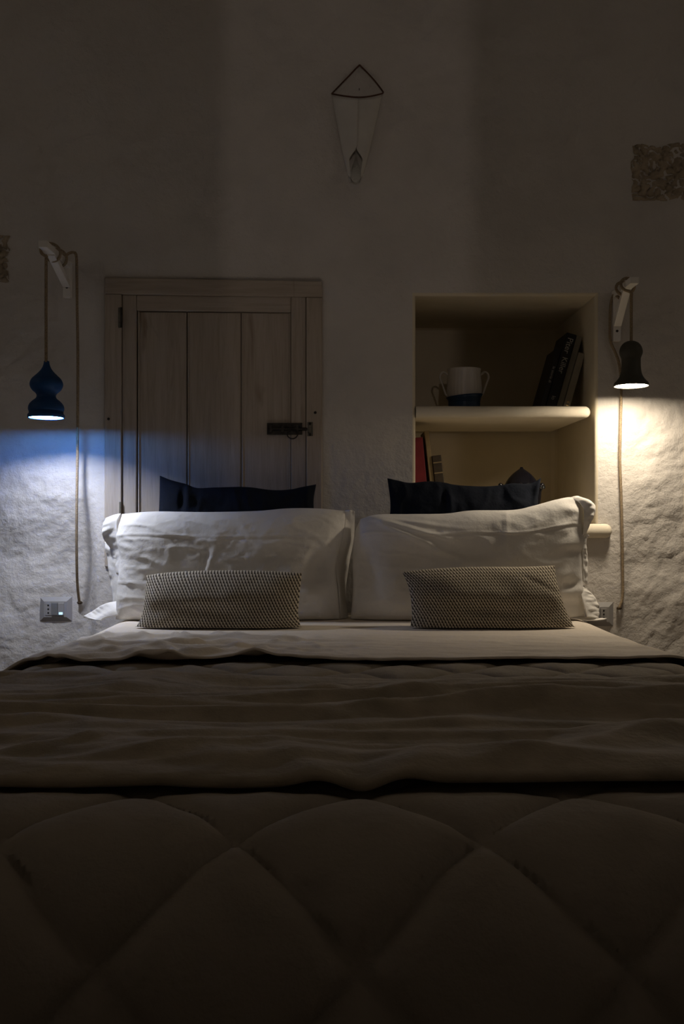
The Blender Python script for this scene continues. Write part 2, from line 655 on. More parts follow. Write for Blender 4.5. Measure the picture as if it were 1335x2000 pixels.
# bead along two plank joints
for k in (1, 2):
    shear(box('bead', (pe[k] + 0.003, YW + 0.0095, IZ0 + 0.003), (pe[k] + 0.008, YW + 0.0135, IZ1 - 0.004),
              M['wood'], leaf, 0.0018), 0.008)
for k in (0, 2.999):
    px_ = 268.5 if k == 0 else 564.5
    shear(box('bead', (wx(px_) , YW + 0.006, IZ0 + 0.002), (wx(px_) + 0.0045, YW + 0.014, IZ1 - 0.003), M['wood'], leaf, 0.0018), 0.008)

# iron bolt, its keeper and ring
bolt = box('latch', (wx(521), YS - 0.003, wz(849)), (wx(590), YS + 0.0005, wz(826)), M['iron'], door, 0.0012)
tag(bolt, 'dark iron slide bolt')
for px_ in (529, 552, 580):
    box('staple', (wx(px_ - 3), YS - 0.011, wz(845.5)), (wx(px_ + 3), YS - 0.0025, wz(830)), M['iron'], bolt, 0.0015)
tube('bolt_rod', [(wx(524), YS - 0.0065, wz(838)), (wx(560), YS - 0.0065, wz(838)), (wx(604), YS - 0.0065, wz(838.5))], 0.0052, M['iron'], bolt, 10)
ring = [(wx(571) + 0.0165 * math.sin(a), YS - 0.0135 - 0.001 * math.cos(a), wz(848.5) - 0.0145 * math.cos(a))
        for a in np.linspace(0, 2 * math.pi, 25)]
tube('ring', ring, 0.0021, M['iron'], bolt, 8, raw=True, closed=True)
keep = box('keeper', (wx(600), YF - 0.003, wz(852)), (wx(611), YF + 0.0005, wz(825)), M['iron_pale'], door, 0.0014)
box('keeper_loop', (wx(601), YF - 0.017, wz(846)), (wx(608), YF - 0.002, wz(831)), M['iron_pale'], keep, 0.004)
for py_ in (828, 849.5):
    lathe('screw', [(0, 0.0), (0.0042, 0.0), (0.0042, 0.003), (0, 0.0035)], (wx(605.5), YF - 0.0022, wz(py_)), M['iron'], keep, 12,
          M=Matrix.Rotation(math.pi / 2, 3, 'X'))
hinge = box('hinge', (wx(232), YF - 0.004, wz(641)), (wx(237.5), YF + 0.001, wz(602)), M['iron_pale'], door, 0.0012)
tube('hinge_pin', [(wx(238.2), YF - 0.004, wz(641)), (wx(238.2), YF - 0.004, wz(622)), (wx(238.2), YF - 0.004, wz(602))], 0.0035, M['iron'], hinge, 10)
hinge2 = box('hinge', (wx(234), YF - 0.004, wz(1003)), (wx(237.5), YF + 0.001, wz(980)), M['iron_pale'], door, 0.0012)
for (px_, py_) in ((213.5, 819), (615.5, 806.5)):
    lathe('screw', [(0, 0.0), (0.0040, 0.0), (0.0046, 0.0022), (0.0, 0.003)], (wx(px_), YF - 0.001, wz(py_)), M['iron'], door, 12,
          M=Matrix.Rotation(math.pi / 2, 3, 'X'))

# ------------------------------------------------------------------ niche shelf and sill
def nosed_slab(name, x0, x1, yf, yb, z0, z1, mat, rl=0.0, rr=0.03, seg=7):
    """Plaster slab with a round nose; the front corners are rounded in plan."""
    h = (z1 - z0) / 2
    zc = (z0 + z1) / 2
    plan = []                       # front outline, left to right, as (point, outward normal)
    if rl > 0:
        for a in np.linspace(math.pi, 1.5 * math.pi, seg):
            plan.append((x0 + rl + rl * math.cos(a), yf + rl + rl * math.sin(a), math.cos(a), math.sin(a)))
        plan.insert(0, (x0, yb, -1, 0))
    else:
        plan += [(x0, yf, 0, -1)]
    nmid = 24
    xa, xb = x0 + max(rl, 0.001), x1 - rr
    for t in np.linspace(0, 1, nmid)[1:-1]:
        plan.append((xa + (xb - xa) * t, yf, 0, -1))
    for a in np.linspace(1.5 * math.pi, 2 * math.pi, seg):
        plan.append((x1 - rr + rr * math.cos(a), yf + rr + rr * math.sin(a), math.cos(a), math.sin(a)))
    plan.append((x1, yb, 1, 0))
    v, f = [], []
    prof = [(h * (1 - math.cos(a)) * 0.9, zc + h * math.sin(a)) for a in np.linspace(-math.pi / 2, math.pi / 2, 11)]
    prof = [(h * 0.9 - h * 0.9 * math.cos(a), zc + h * math.sin(a)) for a in np.linspace(-math.pi / 2, math.pi / 2, 11)]
    m = len(prof)
    for (x, y, nx, ny) in plan:
        wob = 0.0018 * float(noise2(x * 9, y * 9, 5))
        for (ins, z) in prof:
            v.append((x - nx * ins, y - ny * ins, z + wob))
    for i in range(len(plan) - 1):
        for k in range(m - 1):
            f.append((i * m + k, (i + 1) * m + k, (i + 1) * m + k + 1, i * m + k + 1))
    # top, bottom
    if rl > 0:
        f.append(tuple(i * m + m - 1 for i in range(len(plan))))
        f.append(tuple(i * m for i in range(len(plan) - 1, -1, -1)))
    else:
        v += [(x0, yb, z0), (x0, yb, z1)]
        f.append(tuple(i * m + m - 1 for i in range(len(plan))) + (len(v) - 1,))
        f.append(tuple(i * m for i in range(len(plan) - 1, -1, -1)) + (len(v) - 2,))
    return mesh(name, v, f, mat)


SHELF_Z = wz(793)
shelf = nosed_slab('niche_shelf', NX0 + 0.001, wx(1154), YW - 0.006, YW + ND - 0.024, wz(816), SHELF_Z, M['ledge'], 0, 0.022)
tag(shelf, 'rounded cream plaster shelf dividing the wall niche', 'shelf')
SILL_Z = CZ - (1023 - 1000) * 3.168 / F
sill = nosed_slab('niche_sill', NX0 - 0.04, (1197 - 667.5) * 3.168 / F, 3.168, YW - 0.003, CZ - 51 * 3.168 / F, SILL_Z, M['ledge'], 0.02, 0.02)
tag(sill, 'rounded cream plaster ledge under the niche, its end beside the right pillow', 'ledge')

# ------------------------------------------------------------------ wall lamps
def helix(cx, cz, r, y0, y1, turns, a0, n=60):
    out = []
    for t in np.linspace(0, 1, n):
        a = a0 + 2 * math.pi * turns * t
        out.append((cx + r * math.sin(a), y0 + (y1 - y0) * t, cz + r * math.cos(a) * 0.92))
    return out


def wall_lamp(label, x, ylamp, yfront, zarm, zrim, prof_px, mat_shade, recess, rdisc, emit, plate_z0, brace_foot, cord_wall, side, lining, r_loop, bulb):
    root = empty('wall_lamp', (x, YW, plate_z0))
    tag(root, label, 'lamp', 'bedside lamps hanging from wooden brackets')
    sc = ylamp / F
    # bracket: wall plate, arm, diagonal brace
    hw = 0.0125
    plate = box('wall_plate', (x - hw, YW - 0.018, plate_z0), (x + hw, YW + 0.003, zarm + 0.012), M['white_wood'], root, 0.0012)
    lathe('screw', [(0, 0), (0.0042, 0), (0.004, 0.002), (0, 0.0026)], (x, YW - 0.0175, plate_z0 + 0.032), M['iron'], plate, 12,
          M=Matrix.Rotation(math.pi / 2, 3, 'X'))
    box('arm', (x - 0.0130, yfront, zarm - 0.010), (x + 0.0130, YW - 0.017, zarm + 0.010), M['white_wood'], root, 0.0012)
    # brace
    a = Vector((x, YW - 0.017, brace_foot))
    b = Vector((x, yfront + 0.085, zarm - 0.006))
    d = (b - a)
    L = d.length
    ang = math.atan2(d.z, -d.y)
    bm = bmesh.new()
    T = Matrix.Translation(a) @ Matrix.Rotation(math.pi - ang, 4, 'X').inverted()
    # local +Y runs from foot to head
    R = Matrix.Translation(a) @ Matrix(((1, 0, 0, 0), (0, d.y / L, -d.z / L, 0), (0, d.z / L, d.y / L, 0), (0, 0, 0, 1)))
    add_box(bm, (-0.0118, 0.0, -0.009), (0.0118, L, 0.009), 0.001, 2, R)
    bm_obj('brace', bm, M['white_wood'], root)
    # shade: a turned body, open below; the lip stands below the diffuser
    prof = [(r * sc, zrim + (prof_px[-1][1] - py) * sc) for (r, py) in prof_px]
    rr = prof[-1][0]
    top = prof[0][1]
    # the hanging shade tips a little towards the room
    piv = Vector((x, ylamp, zrim))
    tip = Matrix.Rotation(math.radians(-1.5), 3, 'X')

    def tipped(o):
        for q in o.data.vertices:
            q.co = tip @ (q.co - piv) + piv
        return o
    po = smooth_curve([(r, z, 0) for r, z in prof], 60)
    pts = [(0.0, top + 0.0003)] + [(abs(q[0]), q[1]) for q in po] + [(rr - 0.0015, zrim - 0.001), (rdisc + 0.0025, zrim), (rdisc + 0.0022, zrim + recess + 0.004), (0.0, zrim + recess + 0.005)]
    shade = tipped(lathe('shade', pts, (x, ylamp, 0), mat_shade, root, 48))
    tipped(lathe('shade_lining', [(rdisc + 0.0018, zrim + 0.0004), (rdisc + 0.0015, zrim + recess + 0.002), (0.0, zrim + recess + 0.003)], (x, ylamp, 0), lining, shade, 48))
    if bulb < 1:        # glowing ring added inside the lip to tint the wall light's upper edge blue
        tipped(lathe('added_blue_ring', [(rdisc + 0.0012, zrim + 0.001), (rdisc + 0.0009, zrim + 0.013)], (x, ylamp, 0), M['ring_glow'], shade, 24))
    rb = rdisc * bulb
    disc = [(rb, zrim + recess * 0.98), (rb * 0.6, zrim + recess * 0.95), (0.0004, zrim + recess * 0.94)]
    tipped(lathe('diffuser', disc, (x, ylamp, 0), emit, shade, 24))
    # cord: up from the shade, wound round the arm, down the wall
    h = helix(x, zarm, r_loop, ylamp + 0.012, YW - 0.055, 2.55 if side < 0 else 2.0, math.pi * (1.0 if side < 0 else 1.02))
    path = [(x, ylamp, top - 0.004), (x, ylamp, top + 0.05), (x, ylamp, zarm - 0.05), (x, ylamp + 0.002, zarm - 0.03)] + h[2:]
    path = path + [tuple(q) for q in cord_wall]
    tube('cord', path, 0.0046, M['cord'], root, 8, n=420)
    e = Vector(path[-1])
    nz = [(0.0, -0.006), (0.006, -0.005), (0.0085, 0.0), (0.006, 0.004), (0.0, 0.006)]
    lathe('cord_clip', nz, e + Vector((0, 0.003, 0)), M['clip'], root, 10, flute=lambda i, a: 0.25 * math.sin(3 * a + i))
    return root


def wall_pt(px, py, off=0.004):
    x, z = wx(px), wz(py)
    return (x, YW - float(wall_relief(np.array([x]), np.array([z]))[0]) - off, z)


M['light_cold'] = emit_mat('cold_led', (0.91, 0.93, 1.0), LAMP_COLD)
M['ring_glow'] = emit_mat('added_ring_glow', (0.08, 0.33, 1.0), 125.0)  # glow of the added ring, for the blue fringe on the wall
M['light_warm'] = emit_mat('warm_led', (1.0, 0.845, 0.64), LAMP_WARM)

M['clip'] = simple('brown_clip', (0.10, 0.07, 0.04), 0.8, 0.4, 90)
M['blue_lining'] = simple('pale_blue_lining', (0.10, 0.36, 0.95), 0.6, 0.02, 10)
M['pale_lining'] = simple('pale_lining', (0.7, 0.66, 0.6), 0.6, 0.02, 10)
XLm, XRm = -0.8793, 0.8790
left_prof = [(5.0, 706), (6.2, 713), (9, 720), (14, 727), (21, 734), (28, 741), (31.5, 749), (31, 756), (27, 763), (20.5, 769), (18.2, 774),
             (20, 779), (26, 784), (31.5, 790), (34, 796), (34, 802), (31.8, 806), (32.6, 808.5), (35, 811), (35.6, 814), (34.6, 817)]
def hung(px, py, Y):
    q = P(px, py, Y)
    return (q.x, q.y, q.z)


cw = [hung(134, 495, 3.15), hung(144, 493, 3.148)] + \
     [hung(a, b, y) for a, b, y in ((149, 501, 3.145), (150, 540, 3.145), (150.5, 600, 3.145), (152, 700, 3.146), (151.5, 820, 3.148), (151, 900, 3.150), (149.5, 1000, 3.160),
                                    (149.5, 1080, 3.185), (151, 1140, 3.222), (155, 1177, 3.252))]
wall_lamp('blue gourd-shaped pendant lamp with cold light on a white bracket', XLm, 2.960, 2.925, CZ + 524 * 2.925 / F,
          CZ + 184 * 2.960 / F, left_prof, M['blue'], 0.032, 0.0475, M['light_cold'], wz(583), wz(559), cw, -1, M['blue_lining'], 0.0245, 0.62)
right_prof = [(4, 667), (9, 668.5), (15, 672), (19.5, 678), (22, 686), (21.8, 692), (19.5, 698.5), (18.4, 702), (18.2, 710), (18.6, 720), (20, 730), (23, 738),
              (28, 745), (32, 749), (33.6, 753), (33.4, 755.5)]
cw = [(wx(1196), YW - 0.02, wz(578)), (wx(1192), YW - 0.01, wz(588))] + \
     [wall_pt(a, b, 0.012) for a, b in ((1189.5, 605), (1188.5, 640), (1190, 668), (1199, 690), (1206, 710), (1209.5, 740), (1210, 780), (1208.5, 850), (1208, 900),
                                 (1210, 960), (1213, 1050), (1214.5, 1120), (1214, 1165), (1207, 1187))]
wall_lamp('dark bell-shaped pendant lamp with warm light on a white bracket', XRm, 3.027, 2.992, CZ + 453 * 2.992 / F,
          CZ + 246 * 3.027 / F, right_prof, M['olive'], 0.004, 0.0480, M['light_warm'], wz(668), wz(636), cw, 1, M['pale_lining'], 0.0245, 1.0)

# ------------------------------------------------------------------ socket plates
def bevel_plate(bm, x0, x1, z0, z1, yb, yf, ins_x, ins_z):
    o = [(x0, z0), (x1, z0), (x1, z1), (x0, z1)]
    i = [(x0 + ins_x, z0 + ins_z), (x1 - ins_x, z0 + ins_z), (x1 - ins_x, z1 - ins_z), (x0 + ins_x, z1 - ins_z)]
    vb = [bm.verts.new((a, yb, c)) for a, c in o]
    ve = [bm.verts.new((a, yb - 0.004, c)) for a, c in o]
    vf = [bm.verts.new((a, yf, c)) for a, c in i]
    for k in range(4):
        k2 = (k + 1) % 4
        bm.faces.new((vb[k], vb[k2], ve[k2], ve[k]))
        bm.faces.new((ve[k], ve[k2], vf[k2], vf[k]))
    bm.faces.new(vf)
    bm.faces.new(vb[::-1])


def socket(label, x0, x1, y0, y1, order, off):
    yw = YW + off
    k_ = yw / F

    def wx(px): return (px - 667.5) * k_
    def wz(py): return CZ - (py - 1000.0) * k_
    root = empty('wall_socket', (wx((x0 + x1) / 2), yw, wz(y1)))
    tag(root, label, 'socket', 'socket plates beside the bed')
    bm = bmesh.new()
    bevel_plate(bm, wx(x0), wx(x1), wz(y1), wz(y0), yw + 0.004, yw - 0.009, 10 * W2, 9 * W2)
    bm_obj('cover_plate', bm, M['plastic'], root)
    ia, ib = x0 + 12.3, x1 - 14
    t, b = y0 + 11.3, y1 - 12.3
    w = (ib - ia) / 3
    for k, what in enumerate(order):
        a, c = ia + k * w + 0.35, ia + (k + 1) * w - 0.35
        if what == 'socket':
            s = box('socket_module', (wx(a), yw - 0.0104, wz(b)), (wx(c), yw - 0.006, wz(t)), M['plastic'], root, 0.0008)
            for q in (0.2, 0.5, 0.8):
                lathe('pin_hole', [(0.0028, 0), (0.0028, 0.0012), (0, 0.0013)], (wx((a + c) / 2), yw - 0.0100, wz(t + (b - t) * q)), M['hole'], s, 12,
                      M=Matrix.Rotation(math.pi / 2, 3, 'X'))
        else:
            s = box('rocker_switch', (wx(a), yw - 0.0135, wz(b)), (wx(c), yw - 0.006, wz(t)), M['plastic_dark'] if what == 'dark' else M['plastic'], root, 0.0015)
            if what == 'lit':
                m = box('indicator', (wx(a + 2.2), yw - 0.0142, wz(b - 1.6)), (wx(c - 2.2), yw - 0.0125, wz(b - 6.2)), M['led'], s, 0.0005)
    return root


M['led'] = emit_mat('indicator_glow', (0.45, 0.78, 1.0), 1.6)
socket('grey socket plate with a glowing blue-white switch, left of the bed', 77.5, 141, 1165.5, 1213.5, ('socket', 'dark', 'lit'), CUT_L)
socket('grey socket plate half hidden behind the right pillow', 1133.5, 1197, 1176, 1223, ('dark', 'dark', 'socket'), 0.0)

# ------------------------------------------------------------------ wall ornament
orn = empty('wall_vase', (wx(697), YW, wz(357)))
tag(orn, 'white folded cone vase with copper wire rim and glass drop, high on the wall', 'vase')
YO = YW - 0.012
def po_(px, py, Y): return tuple(P(px, py, Y))


lf = po_(647.5, 183, YO)
tri = [lf, po_(674, 155.5, YO + 0.002), po_(699, 129.5, YO + 0.004), po_(702, 127.5, YO + 0.004), po_(705, 130, YO + 0.004),
       po_(729, 155, YO + 0.002), po_(746, 177, YO), po_(747.5, 181, YO - 0.002), po_(743, 183.5, YO - 0.010), po_(720, 188.5, YO - 0.034),
       po_(697, 190, YO - 0.040), po_(672, 187.5, YO - 0.032), po_(652, 184, YO - 0.008), lf]
tube('wire_rim', tri, 0.0026, M['wire'], orn, 8, n=140)
lathe('nail', [(0, 0), (0.0035, 0), (0.0035, 0.002), (0.0012, 0.002), (0.0012, 0.016), (0, 0.016)], (wx(701), YW + 0.003, wz(176)), M['iron_pale'], orn, 12,
      M=Matrix.Rotation(math.pi / 2, 3, 'X'))


def cone_flap(name, side):
    """Half of the folded cone: from a wall-side edge round to the front, narrowing to the tip."""
    n, m = 26, 36
    V = []
    for j in range(m):
        t = j / (m - 1)
        py = 186 + (346 - 186) * t
        hl_ = 49 * (1 - t) ** 0.92 + 13.5 * t
        for i in range(n):
            s = i / (n - 1)
            # angle from the wall-side edge (0) to past the front (lap)
            lap = 0.06 if side < 0 else -0.02
            gap = 0.62 * sstep(0.62, 0.80, t) * (1 - 0.25 * sstep(0.9, 1.0, t))      # flaps part near the tip
            a = s * (math.pi / 2 + (lap if t < 0.62 else 0) - gap)
            xx = side * hl_ * math.cos(a)
            dep = (0.040 * (1 - t) + 0.016 * t) * math.sin(a) + (0.0016 if side < 0 else 0.0)
            V.append(P(697 - 3.0 * t + xx, py + 6.0 * math.sin(a) * (1 - t), YO + 0.002 - dep))
    o = mesh(name, V, grid_faces(n, m), M['sheetmetal'], orn)
    md = o.modifiers.new('thickness', 'SOLIDIFY')
    md.thickness = 0.0010
    return o


cone_flap('cone_side', -1)
cone_flap('cone_side', 1)
drop = [(0.0001, 0.0), (0.008, 0.0015), (0.0145, 0.008), (0.0175, 0.018), (0.0170, 0.030), (0.0135, 0.045), (0.0085, 0.062), (0.0045, 0.078), (0.0018, 0.094), (0.0001, 0.102)]
pd = smooth_curve([(r, z, 0) for r, z in drop], 40)
lathe('glass_drop', [(abs(q[0]), q[1]) for q in pd], P(694.5, 357, YW - 0.024), M['glass'], orn, 32)

# ------------------------------------------------------------------ things in the niche
def book(label, base, lean, w, h, depth, mat, group, text=None, yaw=0.0, foil=False, bands=None):
    """Spine towards the room. base = left bottom corner of the spine, lean in degrees to the right."""
    root = empty('book', base)
    tag(root, label, 'book', group)
    base = Vector(base) + Vector((0, 0, w * math.sin(math.radians(max(0, lean)))))
    R = Matrix.Translation(base) @ Matrix.Rotation(math.radians(yaw), 4, 'Z') @ Matrix.Rotation(math.radians(lean), 4, 'Y')
    bm = bmesh.new()
    c = 0.0022
    add_box(bm, (0, 0, 0), (c, depth, h), 0.0007, 1, R)
    add_box(bm, (w - c, 0, 0), (w, depth, h), 0.0007, 1, R)
    add_box(bm, (0, -0.0012, 0), (w, c, h), 0.0018, 2, R)
    cov = bm_obj('cover', bm, mat, root)
    bm = bmesh.new()
    add_box(bm, (c, c, 0.003), (w - c, depth - 0.004, h - 0.003), 0, 1, R)
    bm_obj('pages', bm, M['paper'], root)
    if text:
        for (s, size, zt, tm) in text:
            cu = bpy.data.curves.new('lettering', 'FONT')
            cu.body = s
            cu.size = size
            cu.extrude = 0.0002
            cu.align_x = 'LEFT'
            cu.align_y = 'CENTER'
            tmp = bpy.data.objects.new('lettering', cu)
            COL.objects.link(tmp)
            dg = bpy.context.evaluated_depsgraph_get()
            me = bpy.data.meshes.new_from_object(tmp.evaluated_get(dg))
            COL.objects.unlink(tmp)
            bpy.data.objects.remove(tmp)
            # text runs down the spine: local x -> -z, local y -> x
            Tm = R @ Matrix.Translation((w * 0.5, -0.0016, zt)) @ Matrix(((0, 1, 0, 0), (0, 0, -1, 0), (-1, 0, 0, 0), (0, 0, 0, 1)))
            me.transform(Tm)
            link('lettering', me, tm, cov, False)
    if foil:
        for k, (zz, hh) in enumerate(((0.012, 0.004), (0.022, 0.007))):
            bm = bmesh.new()
            add_box(bm, (w * 0.35, -0.0022, zz), (w * 0.75, -0.0010, zz + hh), 0.0004, 1, R)
            bm_obj('foil_stamp', bm, M['foil'], cov)
    if bands:
        for zz in bands:
            bm = bmesh.new()
            add_box(bm, (0.0005, -0.0020, zz), (w - 0.0005, -0.0008, zz + 0.004), 0.0004, 1, R)
            bm_obj('spine_band', bm, M['tan_book'], cov)
    return root


M['black_book'] = simple('black_cover', (0.010, 0.009, 0.009), 0.45, 0.2, 30)
M['dark_book'] = simple('dark_cover', (0.016, 0.014, 0.014), 0.5, 0.2, 30)
M['grey_book'] = simple('grey_cover', (0.20, 0.185, 0.15), 0.6, 0.1, 30)
M['pale_book'] = simple('pale_cover', (0.30, 0.27, 0.215), 0.5, 0.1, 30)
M['red_book'] = simple('red_cover', (0.20, 0.012, 0.018), 0.6, 0.15, 30)
M['tan_book'] = simple('tan_cover', (0.33, 0.25, 0.13), 0.7, 0.15, 30)
M['brown_book'] = simple('brown_cover', (0.055, 0.038, 0.022), 0.6, 0.3, 40)
M['print'] = simple('pale_print', (0.42, 0.41, 0.37), 0.7, 0.05, 30)

YB = 3.34
sB = YB / F
ZS = SHELF_Z + 0.0012
gB = 'books leaning at the right end of the niche shelf'
def bx(px): return (px - 667.5) * sB
# leaning stack against the niche wall, right to left
book('pale shorter book with foil at its foot, rightmost on the shelf', (bx(1098), YB, ZS), 16.0, 0.0225, 0.196, 0.15, M['pale_book'], gB, foil=True)
book('grey tall slim book between black and pale books', (bx(1085), YB + 0.004, ZS), 16.0, 0.0200, 0.256, 0.165, M['grey_book'], gB)
book('thick black book with large pale lettering on its spine', (bx(1064.5), YB - 0.002, ZS), 16.0, 0.0325, 0.262, 0.17, M['black_book'], gB,
     text=[('Piter', 0.028, 0.247, M['print']), ('Killer', 0.026, 0.180, M['print']), ('lo', 0.018, 0.045, M['print'])])
book('slim dark book leaning leftmost on the shelf', (bx(1052.5), YB + 0.003, ZS), 16.0, 0.0185, 0.212, 0.155, M['dark_book'], gB,
     text=[('le storie di', 0.013, 0.150, M['print'])])
ZN = NZ0 + 0.0012
YB2 = 3.33
s2 = YB2 / F
gL = 'books at the left end below the shelf'
def bx2(px): return (px - 667.5) * s2
h_red = (1000 - 855) * s2 + (CZ - ZN)
book('red book leaning against the left side of the niche', (bx2(813.5) + 0.006, YB2, ZN), -5.2, 0.040, h_red, 0.16, M['red_book'], gL)
book('tall tan book standing between red and brown books', (bx2(839) + 0.016, YB2 + 0.008, ZN), -6.2, 0.0150, (1000 - 842) * s2 + (CZ - ZN) + 0.002, 0.16, M['tan_book'], gL)
book('short dark brown book with ribbed spine, beside the tan book', (bx2(849.5) + 0.016, YB2 + 0.002, ZN), -6.6, 0.0300, (1000 - 890) * s2 + (CZ - ZN) + 0.001, 0.13, M['brown_book'], gL,
     bands=(0.07, 0.12, 0.17, 0.205))

# two-handled cup
yc = 3.36
cs = yc / F
cup = empty('cup', ((906 - 667.5) * cs, yc, SHELF_Z))
tag(cup, 'white fluted two-handled cup with dark blue lower half', 'cup')
ctr = Vector(((906 - 667.5) * cs, yc, SHELF_Z + 0.0008))
zt = CZ + (1000 - 721) * cs - ctr.z
z0 = 0.046
flute = lambda i, a: 0.012 * math.cos(28 * a)
prof = [(0.054, z0 - 0.006), (0.0575, z0 + 0.006), (0.0590, z0 + 0.025), (0.0575, z0 + 0.048), (0.0550, zt - 0.012), (0.0565, zt - 0.003), (0.0565, zt),
        (0.0535, zt), (0.0530, zt - 0.012), (0.0545, z0 + 0.02), (0.040, z0 - 0.002), (0.0, z0 - 0.002)]
lathe('cup_body', prof, ctr, M['cup_white'], cup, 112, flute=lambda i, a: (0.012 * math.cos(28 * a) if 1 <= i <= 3 else 0))
for sx in (-1, 1):
    pts = [(0.055, zt - 0.020), (0.068, zt - 0.010), (0.079, zt - 0.016), (0.082, zt - 0.030), (0.075, zt - 0.048), (0.062, z0 + 0.010), (0.054, z0 + 0.006)]
    tube('handle', [ctr + Vector((sx * a, 0, b)) for a, b in pts], 0.0036, M['cup_white'], cup, 8, n=40)
pb = [(0.0, 0.0), (0.052, 0.0), (0.0535, 0.003), (0.0535, 0.030), (0.056, 0.040), (0.0625, z0 + 0.004), (0.0600, z0 + 0.004), (0.0545, 0.040), (0.052, 0.008), (0.0, 0.006)]
v, f = lathe_data(pb, 64)
v = [Vector(q) for q in v]
for q in v:
    if q.z > 0.03:
        q.z += 0.075 * q.x * (q.z - 0.03) / 0.016
tag(mesh('lower_cup', [q + ctr for q in v], f, M['cup_blue'], cup), 'dark blue glazed lower half')

# glazed bud finial behind the right navy pillow
yp = 3.40
ps = yp / F
pm = empty('ceramic_bud', ((1018 - 667.5) * ps, yp, NZ0))
tag(pm, 'glossy midnight-blue ceramic bud showing above the right navy pillow', 'ornament')
c0 = Vector(((1018 - 667.5) * ps, yp, NZ0 + 0.0008))
H = CZ + (1000 - 912) * ps - c0.z
prof = [(0.0, 0.0), (0.042, 0.0), (0.045, 0.004), (0.030, 0.016), (0.026, 0.026), (0.040, 0.040), (0.058, 0.060), (0.0655, 0.085), (0.0645, H - 0.085), (0.058, H - 0.062),
        (0.047, H - 0.042), (0.031, H - 0.024), (0.014, H - 0.011), (0.0065, H - 0.006), (0.005, H - 0.001), (0.0, H)]
po = smooth_curve([(r, z, 0) for r, z in prof], 70)
lathe('bud', [(abs(q[0]), max(q[1], 0)) for q in po], c0, M['pumo'], pm, 48)
for k in range(6):
    a = math.radians(18 + 60 * k)
    V = []
    n, m = 9, 14
    for j in range(m):
        t = j / (m - 1)
        zz = 0.040 + t * (H - 0.105)
        rr = 0.050 + 0.019 * math.sin(min(1, t * 1.25) * math.pi / 2) + 0.011 * sstep(0.72, 1.0, t)
        wd = 0.026 * math.sin(math.pi * (0.14 + 0.80 * t)) * (1 - 0.35 * t)
        for i in range(n):
            s = (i / (n - 1) - 0.5) * 2
            aa = a + s * wd / rr
            r2 = rr + 0.0035 * (1 - s * s)
            V.append(c0 + Vector((r2 * math.cos(aa), r2 * math.sin(aa), zz)))
    lfo = o = mesh('leaf', V, grid_faces(n, m), M['pumo'], pm)
    for q, (da, dz_, r_) in enumerate(((-0.10, -0.004, 0.0070), (0.10, -0.007, 0.0060), (0.0, 0.002, 0.0078))):
        rr = 0.080
        cc = c0 + Vector((rr * math.cos(a + da), rr * math.sin(a + da), H - 0.065 + dz_))
        lathe('leaf_curl', [(r_ * math.sin(t_), -r_ * math.cos(t_)) for t_ in np.linspace(0.001, math.pi - 0.001, 9)], cc, M['pumo_bead'], lfo, 12)
    md = o.modifiers.new('thickness', 'SOLIDIFY')
    md.thickness = 0.003

# ------------------------------------------------------------------ bed
XB, RB, BX = 0.748, 0.13, 0.033
bed = empty('bed', (BX, 2.0, 0))
tag(bed, 'double bed with its head against the plastered wall, under the bedding', 'bed')
box('mattress', (BX - 0.695, 0.93, 0.30), (BX + 0.695, 3.13, 0.530), M['mattress'], bed, 0.05, seg=4)
box('bed_base', (BX - 0.685, 0.95, 0.14), (BX + 0.685, 3.12, 0.30), M['wood'], bed, 0.01)
for sx in (BX - 0.64, BX + 0.64):
    for yy in (1.0, 3.04):
        box('leg', (sx - 0.03, yy - 0.03, 0.0), (sx + 0.03, yy + 0.03, 0.14), M['wood'], bed, 0.004)



def side_profile(s, xb=XB, r=RB):
    a = np.abs(s)
    flat = xb - r
    arc = r * math.pi / 2
    th = np.clip((a - flat) / r, 0, math.pi / 2)
    x = np.where(a <= flat, a, flat + r * np.sin(th))
    dz = -r * (1 - np.cos(th)) - np.clip(a - flat - arc, 0, None)
    x = x + 0.10 * np.clip(a - flat - arc, 0, None)          # hanging cloth stands off a little
    return np.sign(s) * x + BX, dz


def normals(Pt):
    du = np.gradient(Pt, axis=1)
    dv = np.gradient(Pt, axis=0)
    n = np.cross(du, dv)
    n /= np.linalg.norm(n, axis=2)[..., None] + 1e-12
    return n


def zq(Y):
    return np.interp(Y, [0.8, 0.92, 1.0, 1.4, 1.77, 2.0, 2.2, 2.5], [0.610, 0.610, 0.609, 0.598, 0.5845, 0.581, 0.571, 0.555])


def cloth(name, Pt, mat, parent=None, thick=0.0, uv=None):
    nv, nu = Pt.shape[:2]
    o = mesh(name, Pt.reshape(-1, 3), grid_faces(nu, nv), mat, parent, True, uv)
    if thick:
        md = o.modifiers.new('thickness', 'SOLIDIFY')
        md.thickness = thick
        md.offset = 1.0
    return o


# --- quilt: v = distance along the quilt from its seam row at Y = 1.0, towards the foot
QW, QH = 0.214, 0.1155


